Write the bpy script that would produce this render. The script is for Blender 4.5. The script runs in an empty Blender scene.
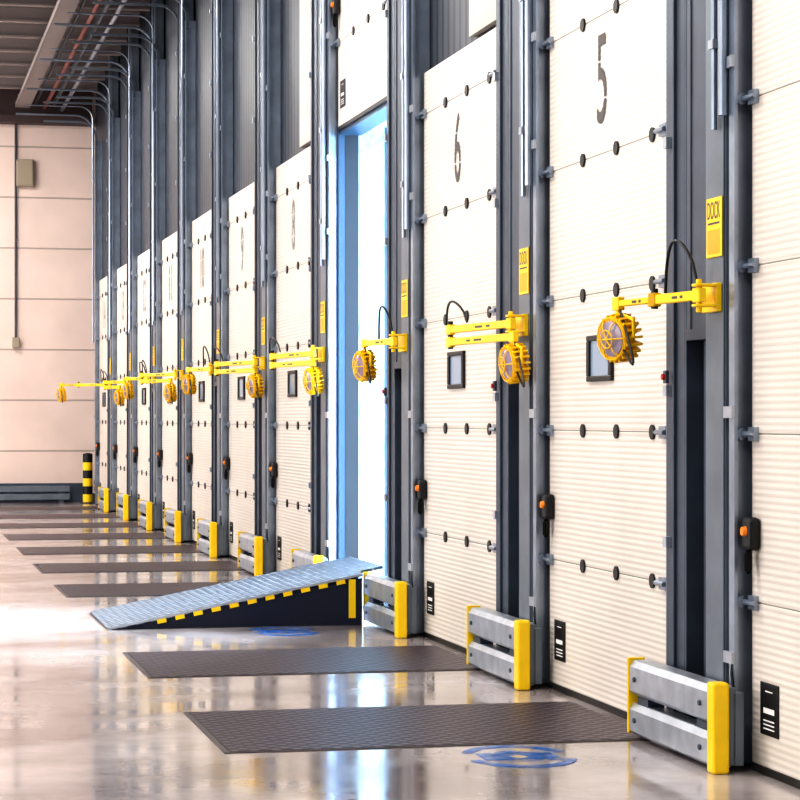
import bpy, bmesh, math, random
from mathutils import Matrix, Vector
random.seed(4)
S=bpy.context.scene; COL=S.collection
PI=math.pi
# ------------------------------------------------------------ helpers
class MB:
    def __init__(s): s.bm=bmesh.new()
    def box(s,x0,x1,y0,y1,z0,z1,M=None):
        vs=[s.bm.verts.new(v) for v in ((x0,y0,z0),(x1,y0,z0),(x1,y1,z0),(x0,y1,z0),(x0,y0,z1),(x1,y0,z1),(x1,y1,z1),(x0,y1,z1))]
        for f in ((0,3,2,1),(4,5,6,7),(0,1,5,4),(1,2,6,5),(2,3,7,6),(3,0,4,7)): s.bm.faces.new([vs[i] for i in f])
        if M: 
            for v in vs: v.co=M@v.co
        return s
    def poly_prism(s,pts,off):
        a=[s.bm.verts.new(p) for p in pts]; o=Vector(off); b=[s.bm.verts.new(Vector(p)+o) for p in pts]
        n=len(a); s.bm.faces.new(a[::-1]); s.bm.faces.new(b)
        for i in range(n): s.bm.faces.new((a[i],a[(i+1)%n],b[(i+1)%n],b[i]))
        return s
    def tube(s,pts,r,n=8,M=None,closed=False):
        pts=[Vector(p) for p in pts]; rings=[]
        N=len(pts); up=None
        for i,p in enumerate(pts):
            t=(pts[min(i+1,N-1)]-pts[max(i-1,0)]).normalized()
            if up is None:
                up=Vector((0,0,1)) if abs(t.z)<.9 else Vector((0,1,0))
            a=t.cross(up).normalized(); b=a.cross(t).normalized(); up=b
            rings.append([s.bm.verts.new(p+(a*math.cos(2*PI*k/n+PI/n)+b*math.sin(2*PI*k/n+PI/n))*r) for k in range(n)])
        for i in range(N-1):
            for k in range(n):
                s.bm.faces.new((rings[i][k],rings[i][(k+1)%n],rings[i+1][(k+1)%n],rings[i+1][k]))
        s.bm.faces.new(rings[0][::-1]); s.bm.faces.new(rings[-1])
        if M:
            for R in rings:
                for v in R: v.co=M@v.co
        return s
    def lathe(s,prof,axis_o,axis_d,n=24,M=None):
        d=Vector(axis_d).normalized(); o=Vector(axis_o)
        u=d.cross(Vector((0,0,1)) if abs(d.z)<.9 else Vector((1,0,0))).normalized(); w=d.cross(u)
        rings=[]
        for t,r in prof:
            rings.append([s.bm.verts.new(o+d*t+(u*math.cos(2*PI*k/n)+w*math.sin(2*PI*k/n))*max(r,1e-4)) for k in range(n)])
        for i in range(len(rings)-1):
            for k in range(n): s.bm.faces.new((rings[i][k],rings[i+1][k],rings[i+1][(k+1)%n],rings[i][(k+1)%n]))
        s.bm.faces.new(rings[0]); s.bm.faces.new(rings[-1][::-1])
        if M:
            for R in rings:
                for v in R: v.co=M@v.co
        return s
    def build(s,name,mat,parent=None,bev=0,smooth=False,segs=2):
        bm=s.bm
        bmesh.ops.recalc_face_normals(bm,faces=bm.faces[:])
        if bev: bmesh.ops.bevel(bm,geom=[e for e in bm.edges if len(e.link_faces)==2 and e.calc_face_angle(0)>.6],offset=bev,segments=segs,affect='EDGES',profile=.5)
        me=bpy.data.meshes.new(name); bm.to_mesh(me); bm.free()
        if smooth:
            for p in me.polygons: p.use_smooth=True
        me.materials.append(mat)
        o=bpy.data.objects.new(name,me); COL.objects.link(o)
        if smooth:
            m=o.modifiers.new('es','EDGE_SPLIT'); m.split_angle=math.radians(35)
        if parent: o.parent=parent
        return o
def tag(o,label=None,cat=None,group=None,kind=None):
    if label: o['label']=label
    if cat: o['category']=cat
    if group: o['group']=group
    if kind: o['kind']=kind
    return o
def empty(name,loc,label,cat,group=None,kind=None):
    o=bpy.data.objects.new(name,None); COL.objects.link(o); o.location=loc; o.empty_display_size=.2
    return tag(o,label,cat,group,kind)
def copy_tree(o,parent=None):
    c=o.copy(); COL.objects.link(c); c.parent=parent
    for ch in list(o.children): copy_tree(ch,c)
    return c
def text_obj(name,s,w,h,mat,parent,loc,bold=0,breaks=()):
    cu=bpy.data.curves.new('t','FONT'); cu.body=s; cu.extrude=0; cu.offset=bold
    to=bpy.data.objects.new('t',cu); COL.objects.link(to); bpy.context.view_layer.update()
    me=bpy.data.meshes.new_from_object(to.evaluated_get(bpy.context.evaluated_depsgraph_get()))
    bpy.data.objects.remove(to)
    xs=[v.co.x for v in me.vertices]; ys=[v.co.y for v in me.vertices]
    cx,cy=(min(xs)+max(xs))/2,(min(ys)+max(ys))/2; sx=w/(max(xs)-min(xs)); sy=h/(max(ys)-min(ys))
    for v in me.vertices:
        a=(v.co.x-cx)*sx; b=(v.co.y-cy)*sy
        v.co=Vector((0,-a,b))
    if breaks:
        bm=bmesh.new(); bm.from_mesh(me)
        for z0,z1 in breaks:
            for z in (z0,z1):
                bmesh.ops.bisect_plane(bm,geom=bm.verts[:]+bm.edges[:]+bm.faces[:],plane_co=(0,0,z),plane_no=(0,0,1))
            bmesh.ops.delete(bm,geom=[f for f in bm.faces if z0<f.calc_center_median().z<z1],context='FACES')
        bm.to_mesh(me); bm.free()
    me.materials.append(mat); me.name=name
    o=bpy.data.objects.new(name,me); COL.objects.link(o); o.parent=parent; o.location=loc
    return o
# ------------------------------------------------------------ materials
def mat(name,col,rough=.5,metal=0,noise=0,nscale=8,bump=0,bscale=60,emit=0,coat=0):
    m=bpy.data.materials.new(name); m.use_nodes=True; nt=m.node_tree; b=nt.nodes['Principled BSDF']
    b.inputs['Base Color'].default_value=(*col,1); b.inputs['Roughness'].default_value=rough; b.inputs['Metallic'].default_value=metal
    if coat: b.inputs['Coat Weight'].default_value=coat
    tc=nt.nodes.new('ShaderNodeTexCoord')
    if noise:
        n=nt.nodes.new('ShaderNodeTexNoise'); n.inputs['Scale'].default_value=nscale; n.inputs['Detail'].default_value=6
        nt.links.new(tc.outputs['Object'],n.inputs['Vector'])
        r=nt.nodes.new('ShaderNodeMapRange'); r.inputs['From Min'].default_value=.3; r.inputs['From Max'].default_value=.7
        r.inputs['To Min'].default_value=1-noise; r.inputs['To Max'].default_value=1+noise
        nt.links.new(n.outputs['Fac'],r.inputs['Value'])
        mx=nt.nodes.new('ShaderNodeVectorMath'); mx.operation='SCALE'; mx.inputs[0].default_value=col
        nt.links.new(r.outputs[0],mx.inputs['Scale']); nt.links.new(mx.outputs[0],b.inputs['Base Color'])
    if bump:
        n2=nt.nodes.new('ShaderNodeTexNoise'); n2.inputs['Scale'].default_value=bscale
        nt.links.new(tc.outputs['Object'],n2.inputs['Vector'])
        bp=nt.nodes.new('ShaderNodeBump'); bp.inputs['Strength'].default_value=bump; bp.inputs['Distance'].default_value=.01
        nt.links.new(n2.outputs['Fac'],bp.inputs['Height']); nt.links.new(bp.outputs[0],b.inputs['Normal'])
    if emit:
        b.inputs['Emission Color'].default_value=(*col,1); b.inputs['Emission Strength'].default_value=emit
    return m
def ribbed(name,col,axis,period,dark=.8,rough=.5,dist=.004,thr=None,metal=0):
    m=mat(name,col,rough,metal); nt=m.node_tree; b=nt.nodes['Principled BSDF']
    tc=nt.nodes.new('ShaderNodeTexCoord'); sp=nt.nodes.new('ShaderNodeSeparateXYZ'); nt.links.new(tc.outputs['Object'],sp.inputs[0])
    mu=nt.nodes.new('ShaderNodeMath'); mu.operation='MULTIPLY'; mu.inputs[1].default_value=1/period; nt.links.new(sp.outputs[axis],mu.inputs[0])
    fr=nt.nodes.new('ShaderNodeMath'); fr.operation='FRACT'; nt.links.new(mu.outputs[0],fr.inputs[0])
    if thr is None:
        pp=nt.nodes.new('ShaderNodeMath'); pp.operation='PINGPONG'; pp.inputs[1].default_value=.5; nt.links.new(fr.outputs[0],pp.inputs[0])
        s2=nt.nodes.new('ShaderNodeMath'); s2.operation='MULTIPLY'; s2.inputs[1].default_value=2; nt.links.new(pp.outputs[0],s2.inputs[0]); out=s2
    else:
        g=nt.nodes.new('ShaderNodeMath'); g.operation='GREATER_THAN'; g.inputs[1].default_value=thr; nt.links.new(fr.outputs[0],g.inputs[0]); out=g
    n=nt.nodes.new('ShaderNodeTexNoise'); n.inputs['Scale'].default_value=1.3; n.inputs['Detail'].default_value=5; nt.links.new(tc.outputs['Object'],n.inputs['Vector'])
    mr=nt.nodes.new('ShaderNodeMapRange'); mr.inputs['To Min'].default_value=dark; mr.inputs['To Max'].default_value=1; nt.links.new(out.outputs[0],mr.inputs['Value'])
    m2=nt.nodes.new('ShaderNodeMapRange'); m2.inputs['From Min'].default_value=.3; m2.inputs['From Max'].default_value=.7; m2.inputs['To Min'].default_value=.92; m2.inputs['To Max'].default_value=1.03
    nt.links.new(n.outputs['Fac'],m2.inputs['Value'])
    mm=nt.nodes.new('ShaderNodeMath'); mm.operation='MULTIPLY'; nt.links.new(mr.outputs[0],mm.inputs[0]); nt.links.new(m2.outputs[0],mm.inputs[1])
    vs=nt.nodes.new('ShaderNodeVectorMath'); vs.operation='SCALE'; vs.inputs[0].default_value=col; nt.links.new(mm.outputs[0],vs.inputs['Scale'])
    nt.links.new(vs.outputs[0],b.inputs['Base Color'])
    bp=nt.nodes.new('ShaderNodeBump'); bp.inputs['Distance'].default_value=dist; nt.links.new(out.outputs[0],bp.inputs['Height']); nt.links.new(bp.outputs[0],b.inputs['Normal'])
    return m
def floor_mat():
    m=mat('polished_concrete',(.4,.35,.32),.2); nt=m.node_tree; b=nt.nodes['Principled BSDF']
    tc=nt.nodes.new('ShaderNodeTexCoord')
    n=nt.nodes.new('ShaderNodeTexNoise'); n.inputs['Scale'].default_value=.8; n.inputs['Detail'].default_value=8; n.inputs['Roughness'].default_value=.58
    nt.links.new(tc.outputs['Object'],n.inputs['Vector'])
    cr=nt.nodes.new('ShaderNodeValToRGB'); e=cr.color_ramp.elements
    e[0].position=.36; e[0].color=(.20,.165,.16,1); e[1].position=.64; e[1].color=(.52,.475,.475,1)
    nt.links.new(n.outputs['Fac'],cr.inputs[0]); nt.links.new(cr.outputs[0],b.inputs['Base Color'])
    n2=nt.nodes.new('ShaderNodeTexNoise'); n2.inputs['Scale'].default_value=1.8; n2.inputs['Detail'].default_value=6; nt.links.new(tc.outputs['Object'],n2.inputs['Vector'])
    r=nt.nodes.new('ShaderNodeMapRange'); r.inputs['From Min'].default_value=.35; r.inputs['From Max'].default_value=.65; r.inputs['To Min'].default_value=.05; r.inputs['To Max'].default_value=.17
    nt.links.new(n2.outputs['Fac'],r.inputs['Value']); nt.links.new(r.outputs[0],b.inputs['Roughness'])
    n3=nt.nodes.new('ShaderNodeTexNoise'); n3.inputs['Scale'].default_value=5; nt.links.new(tc.outputs['Object'],n3.inputs['Vector'])
    bp=nt.nodes.new('ShaderNodeBump'); bp.inputs['Strength'].default_value=.06; bp.inputs['Distance'].default_value=.008; nt.links.new(n3.outputs['Fac'],bp.inputs['Height']); nt.links.new(bp.outputs[0],b.inputs['Normal'])
    b.inputs['IOR'].default_value=1.85
    b.inputs['Specular IOR Level'].default_value=.8
    return m
def tread_mat(name,c0,c1,rough=.4,scale=22,metal=.3,dist=.006,spec=.5):
    m=mat(name,c0,rough,metal); nt=m.node_tree; b=nt.nodes['Principled BSDF']; b.inputs['Specular IOR Level'].default_value=spec
    tc=nt.nodes.new('ShaderNodeTexCoord'); mp=nt.nodes.new('ShaderNodeMapping'); mp.inputs['Rotation'].default_value=(0,0,PI/4); mp.inputs['Scale'].default_value=(scale,scale,1)
    nt.links.new(tc.outputs['Object'],mp.inputs[0])
    v=nt.nodes.new('ShaderNodeTexVoronoi'); v.inputs['Scale'].default_value=1; v.inputs['Randomness'].default_value=.12; nt.links.new(mp.outputs[0],v.inputs['Vector'])
    cr=nt.nodes.new('ShaderNodeValToRGB'); cr.color_ramp.elements[0].position=.26; cr.color_ramp.elements[0].color=(*c1,1); cr.color_ramp.elements[1].position=.40; cr.color_ramp.elements[1].color=(*c0,1)  # lighter spots are highlights painted onto the raised tread
    nt.links.new(v.outputs['Distance'],cr.inputs[0]); nt.links.new(cr.outputs[0],b.inputs['Base Color'])
    bp=nt.nodes.new('ShaderNodeBump'); bp.invert=True; bp.inputs['Distance'].default_value=dist; nt.links.new(v.outputs['Distance'],bp.inputs['Height']); nt.links.new(bp.outputs[0],b.inputs['Normal'])
    return m
def worn_paint(name,col):
    m=mat(name,col,.2); nt=m.node_tree; b=nt.nodes['Principled BSDF']
    tc=nt.nodes.new('ShaderNodeTexCoord'); n=nt.nodes.new('ShaderNodeTexNoise'); n.inputs['Scale'].default_value=8; n.inputs['Detail'].default_value=9; n.inputs['Roughness'].default_value=.65
    nt.links.new(tc.outputs['Object'],n.inputs['Vector'])
    r=nt.nodes.new('ShaderNodeMapRange'); r.inputs['From Min'].default_value=.40; r.inputs['From Max'].default_value=.60; r.inputs['To Min'].default_value=.75; r.inputs['To Max'].default_value=.10
    nt.links.new(n.outputs['Fac'],r.inputs['Value']); nt.links.new(r.outputs[0],b.inputs['Alpha'])
    return m
M=dict(
 floor=floor_mat(),
 door=ribbed('door_cream',(.79,.725,.66),2,.03,.86,.4,.002),
 seam=mat('seam_grey',(.26,.24,.22),.6),
 doorup=ribbed('wall_cream',(.62,.57,.52),2,.3,.9,.5,.002),
 clad=ribbed('grey_cladding',(.075,.088,.115),1,.16,.4,.45,.02,thr=.35,metal=.3),
 farwall=ribbed('end_wall_cream',(.78,.63,.57),2,.9,.6,.5,.01,thr=.03),
 deck=ribbed('roof_deck',(.10,.065,.065),1,.3,.5,.5,.03),
 purlin=mat('purlin_paint',(.36,.31,.30),.5),
 post=mat('post_paint',(.075,.095,.13),.4,.35,noise=.15,nscale=5),
 post2=mat('post_paint_light',(.17,.20,.24),.38,.4,noise=.12,nscale=5),
 cover=mat('cover_panel_paint',(.08,.098,.13),.45,.3,noise=.1),
 dark=mat('recess_shade',(.005,.006,.008),.8),  # near-black colour for the shade in the gap between posts
 black=mat('black_rubber',(.010,.010,.012),.45),
 galv=mat('galvanised_steel',(.46,.50,.56),.36,.65,noise=.14,nscale=9),
 rail=mat('track_steel',(.32,.37,.45),.3,.7,noise=.15,nscale=6),
 yellow=mat('safety_yellow',(.95,.63,.008),.35,noise=.06,nscale=10),
 amber=mat('amber_yellow',(.95,.58,.006),.4),
 orange=mat('orange_plastic',(.95,.28,.02),.35),
 signorange=mat('sign_orange',(.95,.40,.01),.4),
 red=mat('red_plastic',(.6,.02,.015),.4),
 redpipe=mat('red_pipe',(.22,.055,.045),.4),
 glass=mat('window_glass',(.24,.33,.44),.1,emit=.05),  # slight emission stands in for daylight coming through the pane
 lens=mat('lamp_lens',(.33,.27,.36),.12),
 plate=tread_mat('leveler_plate',(.018,.009,.015),(.125,.09,.115),.40,15,.1,.006,.4),
 ramp=tread_mat('ramp_plate',(.03,.042,.06),(.21,.25,.30),.45,13,.2,.008,.4),
 frame=mat('leveler_frame',(.10,.085,.085),.45,.3),
 num=mat('number_paint',(.10,.09,.09),.6),
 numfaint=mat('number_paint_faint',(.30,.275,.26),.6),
 white=mat('white_print',(.85,.85,.85),.5),
 blue=mat('blue_frame',(.035,.085,.16),.35),
 shelter=mat('shelter_fabric',(.46,.60,.70),.7,noise=.50,nscale=6),
 blueaint=worn_paint('blue_floor_paint',(.03,.20,.62)),
 boxgrey=mat('electrical_box',(.36,.30,.23),.5),
 skirt=mat('skirt_dark',(.008,.013,.035),.5),
 yard=mat('yard_asphalt',(.35,.36,.38),.9,noise=.2),
)
# ------------------------------------------------------------ camera
f=2300.0; TH=math.atan(515/f); H=1.5
cam=bpy.data.cameras.new('camera'); co=bpy.data.objects.new('camera',cam); COL.objects.link(co)
co.location=(0,0,H); co.rotation_euler=(PI/2,0,-TH); cam.sensor_width=36; cam.lens=36*f/800; cam.shift_y=18/800; cam.clip_end=300
S.camera=co
# ------------------------------------------------------------ layout
WD=3.61; SP=3.06; FAR=41.3; CE=7.4
doorno={1:'5',2:'6',3:'7',4:'8',5:'9',6:'10',7:'11',8:'12',9:'13',10:'14'}
def yc(k): return 11.3+SP*(k-1)
def py(k): return 9.14+SP*k
DP={0:'nearest door, cut off by the right edge',1:'door 5',2:'door 6',3:'the open doorway'}
for k in range(4,11): DP[k]='door '+doorno[k]
PH={0:'between the nearest door and door 5',1:'between doors 5 and 6',2:'between door 6 and the open doorway',3:'between the open doorway and door 8'}
for k in range(4,10): PH[k]='between doors %s and %s'%(doorno[k],doorno[k+1])
tag(MB().box(-14,3.66,-6,FAR,-.2,0).build('floor',M['floor']),'glossy stained warehouse concrete floor','floor',kind='structure')
tag(MB().box(-14,3.9,-6,FAR+.3,CE,CE+.2).build('ceiling',M['deck']),'dark corrugated roof deck over the docks','ceiling',kind='structure')
tag(MB().box(-14,3.9,FAR,FAR+.3,-.2,CE).build('wall_back',M['farwall']),'cream horizontally panelled end wall','wall',kind='structure')
yo0,yo1=yc(3)-1.01,yc(3)+1.01; zo=3.87
w=MB(); w.box(3.67,3.78,-6,yo0,-.2,CE); w.box(3.67,3.78,yo1,FAR,-.2,CE); w.box(3.67,3.78,yo0,yo1,zo,CE); w.box(3.67,3.78,yo0,yo1,-.2,-.02)
tag(w.build('wall_right',M['clad']),'grey clad dock wall behind the row of doors','wall',kind='structure')
tag(MB().box(3.8,30,-10,60,-1.4,-1.2).build('yard_ground',M['yard']),'asphalt yard outside the dock wall','ground',kind='structure')
t=MB(); t.box(3.615,3.70,yo1+.005,yo1+.085,0,zo+.07); t.box(3.615,3.70,yo0-.075,yo0-.005,0,zo+.07); t.box(3.625,3.80,yo0-.005,yo1+.005,zo-.06,zo-.01)
tag(t.build('trim_1',M['blue']),'blue frame around the open doorway','door frame',kind='structure')
sh=empty('dock_shelter',(3.8,yc(3),0),'pale blue fabric dock shelter seen through the open doorway','dock shelter')
MB().box(-.06,1.0,1.012,1.12,-.1,4.1).build('side_curtain',M['shelter'],sh)
MB().box(.01,1.0,-1.12,-1.012,-.1,4.1).build('side_curtain',M['shelter'],sh)
MB().box(.01,1.0,-1.01,1.01,3.9,4.1).build('top_curtain',M['shelter'],sh)
MB().box(.20,.22,.998,1.010,-.1,3.88).build('support_rib',M['blue'],sh)
n=2
for k in (1,2,4):
    y=yc(k)
    tag(MB().box(3.62,3.665,y-1.0,y-.2,3.92,CE-.02).build('trim_%d'%n,M['doorup']),'cream wall panel above '+DP[k],'wall panel',kind='structure'); n+=1
# ------------------------------------------------------------ doors
ZP=[.03,.716,1.432,2.148,2.864,3.58,3.87]
def make_door(name):
    r=empty(name,(WD,0,0),'x','door',None,'structure')
    for i in range(6):
        MB().box(0,.045,-1.01,1.01,ZP[i]+.002,ZP[i+1]-.002).build('panel',M['door'],r,bev=.003,segs=1)
    MB().box(.004,.05,-1.0,1.0,.03,3.86).build('core',M['seam'],r)
    MB().box(-.005,.045,-1.01,1.01,.002,.032).build('bottom_seal',M['black'],r)
    for z in ZP[1:6]:
        for yy in (.37,-.2,-.76):
            h=MB(); h.poly_prism([(-.011,yy+.036*math.cos(t*PI/6),z+.036*math.sin(t*PI/6)) for t in range(12)],(.011,0,0)); h.build('hinge',M['black'],r)
        h=MB(); h.box(-.022,0,.93,1.0,z-.03,z+.03); h.tube([(-.03,.9,z),(-.03,1.06,z)],.012); h.tube([(-.035,1.03,z),(-.035,1.068,z)],.026,10)
        h.build('roller_bracket',M['rail'],r)
        h=MB(); h.box(-.022,0,-1.0,-.9,z-.03,z+.03); h.tube([(-.03,-1.0,z),(-.03,-.88,z)],.012)
        h.build('roller_bracket',M['rail'],r)
    return r
def window(r):
    a=MB(); y0,y1,z0,z1=-.15,.27,1.69,1.93
    b=.028
    a.box(-.020,0,y0,y1,z0,z0+b); a.box(-.020,0,y0,y1,z1-b,z1); a.box(-.020,0,y0,y0+b+.02,z0+b,z1-b); a.box(-.020,0,y1-b-.02,y1,z0+b,z1-b)
    fr=a.build('window_frame',M['black'],r,bev=.005)
    MB().box(-.008,-.001,y0+b,y1-b,z0+b,z1-b).build('window_glass',M['glass'],fr)
def label(r):
    p=MB().box(-.006,-.0005,.70,.90,.17,.39).build('sticker',M['black'],r,bev=.002,segs=1)
    l=MB(); 
    for z in (.195,.212,.229): l.box(-.0075,-.0062,.74,.86,z,z+.006)
    l.box(-.0075,-.0062,.74,.86,.262,.285); l.box(-.0075,-.0062,.76,.84,.352,.357)
    l.build('sticker_print',M['white'],p)
def lock(r):
    b=MB(); b.box(-.055,0,.90,1.0,.94,1.08)
    b.tube([(-.04,.95,.94),(-.04,.95,.84)],.01)
    o=b.build('lock_body',M['black'],r,bev=.018)
    MB().lathe([(0,.018),(.018,.023)],(-.072,.945,1.02),(1,0,0),14).build('lock_knob',M['orange'],o,smooth=True)
proto=make_door('door_1'); window(proto); label(proto); lock(proto)
doors=[proto]
for k in range(1,11):
    d=copy_tree(proto); d.name='door_%d'%(k+1); doors.append(d)
for k,d in enumerate(doors):
    d.location=(WD,yc(k),0)
    if k==3: d.location=(WD,yc(k),zo-.03)
    lab={0:'nearest cream sectional dock door, cut off by the right edge of the view',3:'cream sectional dock door raised above the bright blue open doorway'}.get(k)
    if lab is None: lab='closed cream sectional dock door painted with the number '+doorno[k]
    d['label']=lab
    if k:
        s=doorno[k]; w_=.16 if len(s)==1 else .30
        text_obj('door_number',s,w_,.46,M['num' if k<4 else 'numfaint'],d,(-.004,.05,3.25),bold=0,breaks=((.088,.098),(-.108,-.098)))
# ------------------------------------------------------------ tracks
def arc_path(x,y,z0,zt,R,xe):
    p=[(x,y,z0),(x,y,zt-R)]
    for i in range(1,9):
        a=i/8*PI/2; p.append((x-R+R*math.cos(a),y,zt-R+R*math.sin(a)))
    p.append((xe,y,zt)); return p
def make_track():
    r=empty('door_track',(WD,0,0),'x','door track','vertical lift tracks beside the doors')
    a=MB(); a.box(-.075,.055,1.073,1.085,0.02,6.3); a.box(-.075,-.06,1.02,1.073,.02,6.3)
    a.build('channel',M['rail'],r)
    MB().box(-.05,.055,1.092,1.125,.02,6.3).build('angle_iron',M['galv'],r)
    MB().tube(arc_path(-.10,1.10,2.8,6.72,.30,-1.42),.018,8).build('curved_track',M['rail'],r,smooth=True)
    MB().tube(arc_path(-.05,1.05,6.2,6.6,.28,-.95),.024,4).build('curved_track',M['post2'],r,smooth=True)
    MB().tube(arc_path(-.12,1.0,5.6,6.86,.22,-1.25),.012,6).build('curved_conduit',M['rail'],r,smooth=True)
    for z in (.45,1.5,3.0,3.6,4.6,5.6):
        MB().box(-.088,-.075,1.02,1.12,z,z+.05).build('bracket',M['galv'],r)
    MB().box(-.03,.055,-1.09,-1.03,.02,6.3).build('channel',M['rail'],r)
    MB().tube(arc_path(-.03,-1.06,6.2,6.64,.25,-1.1),.022,4).build('curved_track',M['post2'],r,smooth=True)
    MB().tube([(-.09,1.04,.02),(-.09,1.04,.20)],.028,10).build('rubber_stop',M['black'],r)
    q=[(-.078+.004*math.sin(i*1.3),1.035+.012*math.sin(i*.9),.48-i*.025) for i in range(13)]
    MB().tube(q,.006,6).build('door_cable',M['black'],r,smooth=True)
    return r
pt=make_track()
for k in range(0,11):
    o=pt if k==0 else copy_tree(pt)
    o.location=(WD,yc(k),0)
    o['label']='steel vertical lift track and rollers framing '+('the nearest door' if k==0 else DP[k])
# ------------------------------------------------------------ posts
def make_post():
    r=empty('steel_door_post',(3.66,0,0),'x','door post','steel posts between the dock doors')
    a=MB(); a.box(-.13,-.12,.245,.46,0,CE-.02); a.box(-.12,-.01,.245,.26,0,CE-.02); a.box(-.12,-.01,.445,.46,0,CE-.02)
    a.build('near_post',M['post2'],r,bev=.003,segs=1)
    a=MB(); a.box(-.11,-.005,.77,.79,0,CE-.02); a.box(-.11,-.10,.79,1.04,0,CE-.02); a.box(-.10,-.005,1.02,1.04,0,CE-.02)
    a.box(-.125,-.11,.90,.92,0,CE-.02)
    a.build('far_post',M['post'],r,bev=.003,segs=1)
    MB().box(-.108,-.05,.465,.765,1.85,CE-.02).box(-.118,-.108,.465,.765,1.85,1.90).box(-.114,-.108,.5,.53,1.9,CE-.02).box(-.114,-.108,.70,.73,1.9,CE-.02).build('cover_panel',M['cover'],r)
    MB().box(-.012,-.004,.465,.765,0,1.85).build('recess_shade_sheet',M['dark'],r)  # sheet added behind the gap, its colour paints the deep shade
    MB().tube([(-.04,.52,.4),(-.04,.52,1.85)],.014,8).build('cable_conduit',M['post'],r,smooth=True)
    MB().tube([(-.04,.7,.0),(-.04,.7,1.85)],.01,8).build('cable_conduit',M['post'],r,smooth=True)
    MB().tube([(-.15,.30,2.75),(-.15,.30,CE-.02)],.014,8).build('conduit',M['rail'],r,smooth=True)
    for z in (.9,1.6,2.75,3.5,4.4,5.2,6.0):
        MB().box(-.135,-.11,.97,1.02,z,z+.05).build('clip',M['galv'],r)
        if 2<z<4.9: MB().box(-.168,-.13,.27,.33,z+.35,z+.39).build('clip',M['galv'],r)
    return r
pp=make_post()
for k in range(0,10):
    o=pp if k==0 else copy_tree(pp)
    o.location=(3.66,py(k),0); o['label']='grey steel door post pair with dark recess '+PH[k]
# ------------------------------------------------------------ guards
def make_guard():
    r=empty('column_guard',(3.41,0,0),'x','guard rail','galvanised guards at the foot of the door posts')
    for z0,z1 in ((.015,.165),(.20,.365)):
        a=MB()
        prof=[(0.025,z0),(0,z0+.02),(0,z1-.03),(.02,z1),(.10,z1),(.10,z0)]
        a.poly_prism([(x,.09,z) for x,z in prof],(0,1.07,0))
        a.build('rail',M['galv'],r,bev=.003,segs=1)
    MB().box(-.015,.06,.0,.085,0,.385).build('corner_post',M['yellow'],r,bev=.012)
    MB().box(-.005,.08,1.165,1.185,.02,.375).build('end_plate',M['yellow'],r,bev=.006)
    MB().box(.065,.10,.03,.085,.03,.36).box(.09,.13,.02,.05,.03,.34).build('side_return',M['post2'],r,bev=.003,segs=1)
    MB().box(.02,.10,.16,.30,.165,.20).build('spacer',M['post'],r)
    MB().box(.02,.10,.95,1.1,.165,.20).build('spacer',M['post'],r)
    for z in (.09,.28):
        for yy in (.2,1.08):
            MB().lathe([(0,.012),(.01,.012)],(-.009,yy,z),(1,0,0),8).build('bolt',M['post'],r)
    return r
pg=make_guard()
for k in range(0,10):
    o=pg if k==0 else copy_tree(pg)
    o.location=(3.41,py(k),0); o['label']='low yellow-ended galvanised guard rail at the posts '+PH[k]
# ------------------------------------------------------------ signs
def make_sign():
    r=empty('dock_sign',(3.529,0,2.33),'x','sign','yellow signs on the door posts')
    MB().box(-.006,-.001,-.095,.095,-.13,.13).build('sign_plate',M['yellow'],r,bev=.002,segs=1)
    text_obj('sign_lettering','DOCK',.155,.075,M['num'],r,(-.0075,0,.075))
    MB().box(-.0068,-.0061,-.075,.075,-.115,-.01).build('sign_panel',M['signorange'],r)
    l=MB(); 
    for z in (.018,): l.box(-.008,-.0065,-.07,.07,z-.004,z+.004)
    l.build('sign_line',M['num'],r)
    return r
sg=make_sign()
for k in range(0,10):
    o=sg if k==0 else copy_tree(sg)
    o.location=(3.529,py(k)+.338,2.33); o['label']='small yellow dock sign on the post '+PH[k]
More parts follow.
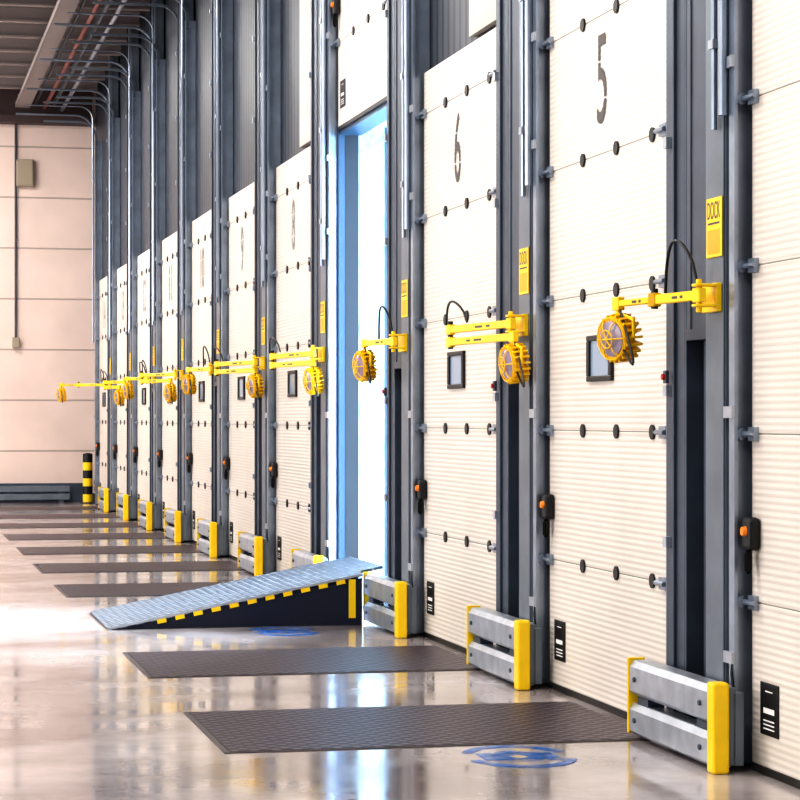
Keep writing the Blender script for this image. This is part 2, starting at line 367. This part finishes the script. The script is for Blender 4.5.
# ------------------------------------------------------------ dock lights
def link(r,p,a,L,z,th=.022):
    Mx=Matrix.Translation(Vector((p[0],p[1],z)))@Matrix.Rotation(a,4,'Z')
    m=MB(); m.box(-.014,.014,-.03,L+.03,-th,th,Mx)
    m.box(-.018,.018,-.033,.033,-.031,.031,Mx); m.box(-.018,.018,L-.033,L+.033,-.031,.031,Mx)
    ar=m.build('arm',M['yellow'],r,bev=.004,segs=1)
    for u0,u1 in ((.30,.36),(.42,.54)):
        MB().box(-.015,.015,L*u0,L*u1,-.006,.006,Mx).build('arm_decal',M['num'],ar)
    e=Mx@Vector((0,L,0)); return (e.x,e.y)
def lamp(r,p,z,face,R=.103):
    dx,dy=-math.cos(face),-math.sin(face); d=Vector((dx,dy,-.10)).normalized(); c=Vector((p[0],p[1],z-.13))
    h=MB(); h.lathe([(-.06,.03),(-.055,.055),(-.035,.07),(-.025,R*.84),(.02,R*.88),(.028,R),(.038,R),(.038,R*.8)],c,d,28)
    u=d.cross(Vector((0,0,1))).normalized(); w_=u.cross(d)
    for k in range(20):
        a=2*PI*k/20; rad=u*math.cos(a)+w_*math.sin(a)
        Mx=Matrix.Translation(c)@Matrix((( *rad,),( *d.cross(rad),),( *d,))).transposed().to_4x4()
        h.box(R*.55,R*1.10,-.0055,.0055,-.055,.034,Mx)
    hs=h.build('lamp_housing',M['amber'],r,smooth=True)
    MB().lathe([(.039,R*.80),(.044,R*.80),(.052,R*.5),(.054,.001)],c,d,28).build('lens',M['lens'],hs,smooth=True)
    g=MB()
    for rr,dd in ((R*.4,.07),(R*.95,.046)):
        g.tube([c+d*dd+(u*math.cos(t*PI/10)+w_*math.sin(t*PI/10))*rr for t in range(21)],.0035,6)
    for a in range(3): 
        q=u*math.cos(a*PI/3)+w_*math.sin(a*PI/3); g.tube([c+d*.041-q*R*.98,c+d*.062-q*R*.66,c+d*.072,c+d*.062+q*R*.66,c+d*.041+q*R*.98],.0035,6)
    g.build('lamp_guard',M['amber'],hs)
    y=MB(); y.tube([(p[0],p[1],z+.02),(p[0],p[1],z-.02)],.014,8); 
    y.tube([c+u*R*1.1,c+u*R*1.1+Vector((0,0,R*.8)),c+Vector((0,0,R*1.15)),c-u*R*1.1+Vector((0,0,R*.8)),c-u*R*1.1],.009,8)
    y.build('yoke',M['yellow'],r)
    return c
cfg={ # k: a1,L1,a2,L2,face(deg)
 0:(8,.42,8,.37,20), 1:(7,.95,187,.99,8), 2:(12,.5,None,0,12), 3:(9,1.05,190,1.0,10), 4:(14,.95,195,.92,10),
 5:(20,.50,None,0,12), 6:(22,.85,203,.70,10), 7:(25,.50,None,0,10), 8:(28,.5,210,.35,10), 9:(62,.45,72,.28,10)}
for k,(a1,L1,a2,L2,fc) in cfg.items():
    px_,py_=3.43,py(k)+.27; z=2.03
    r=empty('dock_light',(3.52,py_,z),'x','dock light','yellow dock lights on swing arms')
    r['label']=('yellow swing-arm dock light '+PH[k]) if k not in(0,9) else {0:'largest yellow dock light, its round lamp hanging before the window of door 5',9:'farthest yellow dock light, swung out in front of the end wall'}[k]
    inv=Matrix.Translation(-Vector(r.location))
    m=MB(); m.box(3.50,3.528,py_-.02,py_+.16,z-.07,z+.055); m.box(3.405,3.50,py_-.03,py_+.03,z+.038,z+.050); m.box(3.405,3.50,py_-.03,py_+.03,z-.050,z-.038); m.tube([(px_,py_,z-.075),(px_,py_,z+.07)],.014,10)
    m.build('mount_bracket',M['yellow'],r,bev=.003,segs=1)
    e=link(r,(px_,py_),math.radians(a1),L1,z)
    zl=z
    if a2 is not None:
        fold=a2>90
        zl=z-.075 if fold else z
        MB().tube([(e[0],e[1],z+.05),(e[0],e[1],zl-.04)],.016,10).build('joint',M['black'],r)
        e2=link(r,(e[0],e[1]),math.radians(a2),L2,zl,.022 if fold else .015)
    else: e2=e
    c=lamp(r,e2,zl-(.02 if a2 and a2>90 else .03),math.radians(fc))
    if k in (0,2,5,7,9): A=Vector((px_,py_+.02,z+.05)); B=Vector((px_-.02,py_+.38,z+.03)); hgt=.21
    else: A=Vector((e[0],e[1]-.40,z+.03)); B=Vector((e[0]-.02,e[1]+.02,z+.03)); hgt=.13
    q=[]
    for i in range(13):
        t=i/12; q.append(A.lerp(B,t)+Vector((-.03*math.sin(t*PI),0,hgt*math.sin(t*PI)**.6)))
    MB().tube(q,.007,8).build('cable',M['black'],r,smooth=True)
    A=Vector((e2[0],e2[1],zl)); 
    q=[A.lerp(c,i/12)+Vector((.0,-.22*math.sin(i/12*PI),-.20*math.sin(i/12*PI))) for i in range(13)]
    MB().tube(q,.006,6).build('lamp_cable',M['black'],r,smooth=True)
    for ch in r.children: ch.matrix_parent_inverse=inv
for k in range(0,3):
    r=empty('push_button',(3.545,py(k)+.97,1.69),'small red push button on the post '+PH[k],'button','red push buttons on the posts')
    MB().box(-.03,-.012,-.02,.02,-.03,.03).build('housing',M['post'],r,bev=.004)
    MB().lathe([(0,.014),(.012,.014)],(-.042,0,0),(1,0,0),12).build('button_cap',M['red'],r)
# ------------------------------------------------------------ levelers
def make_leveler():
    r=empty('dock_leveler',(1.47,0,0),'x','dock leveler','flat steel dock levelers set in the floor')
    MB().box(.03,2.05,.03,1.43,.0005,.005).build('deck_plate',M['plate'],r)
    MB().box(0,.022,0,1.46,.0005,.004).box(.022,2.05,0,.022,.0005,.004).box(.022,2.05,1.438,1.46,.0005,.004).build('pit_frame',M['frame'],r)
    return r
pl=make_leveler(); first=True
for k in list(range(0,2))+list(range(3,10)):
    o=pl if first else copy_tree(pl); first=False
    o.location=(1.48,10.2+SP*k,0); o['label']='dark flat tread-plate dock leveler in front of '+DP[k+1]
r=empty('dock_leveler',(1.54,10.2+SP*2+.02,0),'raised steel ramp leveler with hazard stripes at the open doorway','dock leveler')
L=1.84; hh=.36; ang=math.atan2(hh,L)
Mx=Matrix.Translation((0,0,.012))@Matrix.Rotation(-ang,4,'Y')
LL=math.hypot(L,hh)
MB().box(0,LL,0,1.46,-.02,.0,Mx).build('deck_plate',M['ramp'],r)
MB().box(LL,LL+.20,.22,1.41,-.02,0,Mx).build('lip',M['ramp'],r)
sk=MB(); sk.poly_prism([(.06,.012,0),(L,.012,0),(L,.012,hh-.02),(.06,.012,.008)],(0,.01,0)); sk.poly_prism([(.06,1.44,0),(L,1.44,0),(L,1.44,hh-.02),(.06,1.44,.008)],(0,.01,0)); sk.box(L-.01,L,.022,1.44,0,hh-.03)
sk.build('skirt',M['skirt'],r)
n_=11
for i in range(n_):
    a=.35+(LL-.42)*i/n_; b_=a+(LL-.42)/n_*.5
    MB().box(a,b_,-.004,-.0005,-.045,-.015,Mx).build('hazard_stripe',M['yellow'],r)
MB().box(0,LL,-.003,.002,-.014,.003,Mx).build('edge_bar',M['galv'],r)
MB().box(L-.10,L-.05,.002,.011,.05,hh-.03).build('safety_strut',M['yellow'],r)
for k,lab in ((0,'blue painted floor mark before the nearest dock leveler'),(2,'blue painted floor mark beside the raised ramp')):
    y0=9.83+SP*k; x0=2.74
    m=MB()
    def ring(cx,cy,a,b_,t0,t1,wd,nn=14):
        for i in range(nn):
            u0=t0+(t1-t0)*i/nn; u1=t0+(t1-t0)*(i+1)/nn
            P=lambda u,s:(cx+a*s*math.cos(u),cy+b_*s*math.sin(u),.0008)
            m.poly_prism([P(u0,1),P(u1,1),P(u1,1-wd),P(u0,1-wd)],(0,0,.002))
    ring(x0,y0,.25,.34,.3,2.7,.20); ring(x0,y0,.25,.34,3.4,5.9,.20); ring(x0,y0,.12,.16,0,6.2832,.65)
    m.box(x0-.17,x0-.10,y0-.1,y0+.12,.0008,.0028); m.box(x0+.10,x0+.17,y0-.14,y0+.08,.0008,.0028)
    tag(m.build('floor_marking',M['blueaint']),lab,'floor marking','blue floor marks')
# ------------------------------------------------------------ end wall fittings
b=empty('bollard',(3.48,40.7,0),'yellow and black banded bollard at the end wall','bollard')
for i in range(6):
    MB().tube([(0,0,.02+i*.14),(0,0,.02+(i+1)*.14)],.085,20).build('band',M['yellow' if i%2==0 else 'black'],b)
MB().lathe([(0,.085),(.015,.07),(.025,.03)],(0,0,.86),(0,0,1),20).build('cap',M['black'],b)
MB().lathe([(0,.12),(.02,.12)],(0,0,0),(0,0,1),20).build('base_plate',M['black'],b)
g=empty('floor_rail',(0,41.1,0),'low flat grey barrier rail along the foot of the end wall','barrier rail')
for z in (.05,.19): MB().box(-12,3.2,-.05,.03,z,z+.11).build('beam',M['post2'],g,bev=.01)
for i in range(8): MB().box(-11+i*2,-10.9+i*2,-.03,.10,0,.3).build('foot',M['post'],g)
tag(MB().box(-12,3.6,FAR-.02,FAR-.001,0,.34).build('baseboard_back',M['post']),'grey kick plate at the foot of the end wall','baseboard',kind='structure')
e=empty('electrical_box',(2.42,FAR-.12,5.84),'tan electrical box high on the end wall','electrical box')
MB().box(-.15,.15,0,.11,-.24,.24).build('housing',M['boxgrey'],e,bev=.01)
MB().box(-.13,.13,-.012,-.001,-.22,.22).build('cover',M['boxgrey'],e,bev=.004)
e=empty('wall_conduit',(2.26,FAR-.04,0),'thin vertical conduit ending in a small switch box on the end wall','conduit')
MB().tube([(0,0,2.9),(0,0,6.7)],.02,8).build('pipe',M['post'],e)
MB().box(-.06,.06,-.05,.03,2.75,2.93).build('switch_box',M['boxgrey'],e,bev=.006)
tag(MB().box(-12,3.6,FAR-.3,FAR-.02,6.70,6.84).build('end_beam',M['deck']),'dark steel beam across the top of the end wall','beam')
tag(MB().box(-12,3.6,FAR-.06,FAR-.02,6.86,CE-.01).build('trim_20',M['deck']),'dark cladding strip above the end beam','trim',kind='structure')
for i in range(8):
    y=FAR-1.2-i*1.35
    o=MB().box(-10,3.6,y-.05,y+.05,CE-.04,CE-.01).box(-10,3.6,y-.012,y+.012,CE-.2,CE-.04).box(-10,3.6,y-.06,y+.06,CE-.23,CE-.2).build('roof_purlin',M['purlin'])
    tag(o,'galvanised purlin spanning under the roof deck','purlin','roof purlins')
tray=empty('cable_tray',(2.36,30,6.95),'long galvanised cable tray running under the roof','cable tray')
MB().box(-.12,.12,-12,10.9,0,.012).box(-.125,-.115,-12,10.9,0,.09).box(.115,.125,-12,10.9,0,.09).build('tray_body',M['purlin'],tray)
for i in range(8): MB().tube([(0,-11+i*3,.1),(0,-11+i*3,.40)],.008,6).box(-.13,.13,-11.02+i*3,-10.98+i*3,.09,.11).build('hanger',M['galv'],tray)
for x,z,mn,lab in ((2.75,6.97,'redpipe','dark red sprinkler pipe running under the roof beside the tray'),(3.05,6.94,'rail','silver conduit pipe running under the roof nearest the doors'),
                   (2.58,7.02,'post','thin dark pipe under the roof between the tray and the red pipe'),(2.92,7.05,'post2','grey pipe under the roof between the red pipe and the silver conduit')):
    o=MB().tube([(x,18,z),(x,FAR-.35,z)],.035 if mn!='post' else .025,10).build('ceiling_pipe',M[mn],smooth=True); tag(o,lab,'pipe')
# ------------------------------------------------------------ light
W=bpy.data.worlds.new('w'); S.world=W; W.use_nodes=True; bg=W.node_tree.nodes['Background']; bg.inputs[0].default_value=(1,.97,.95,1); bg.inputs[1].default_value=.54
def area(name,loc,tgt,sx,sy,e,col):
    l=bpy.data.lights.new(name,'AREA'); l.shape='RECTANGLE'; l.size=sx; l.size_y=sy; l.energy=e; l.color=col
    o=bpy.data.objects.new(name,l); COL.objects.link(o); o.location=loc
    o.rotation_euler=(Vector(tgt)-Vector(loc)).to_track_quat('-Z','Y').to_euler(); return o
for i,y in enumerate((4,11,18,25,32,38)):
    area('high_bay_lamp',(-.5,y,7.1),(-.3,y,0),1.2,3.0,310,(1,.96,.91))
area('side_window_light',(-9,12,4),(3.6,14,2),14,5,700,(1,.97,.94))
area('side_window_light',(-9,33,4),(3.6,38,3),12,5,820,(1,.95,.91))
sun=bpy.data.lights.new('sun','SUN'); sun.energy=20; sun.color=(.80,.90,1); sun.angle=.45
so=bpy.data.objects.new('sun',sun); COL.objects.link(so)
so.rotation_euler=Vector((-1,.0,-.55)).to_track_quat('-Z','Y').to_euler()
area('yard_daylight',(7.2,yc(3)-.7,.9),(3.8,yc(3)+1.0,.4),1.6,1.2,260,(.90,.96,1))
area('yard_daylight',(8.6,yc(3)+3.9,3.4),(0,yc(3)-.6,0),5.0,2.0,10000,(.76,.88,1))
S.view_settings.view_transform='Standard'
try: S.view_settings.look='High Contrast'
except Exception as ex: print(ex)
S.view_settings.exposure=-.06
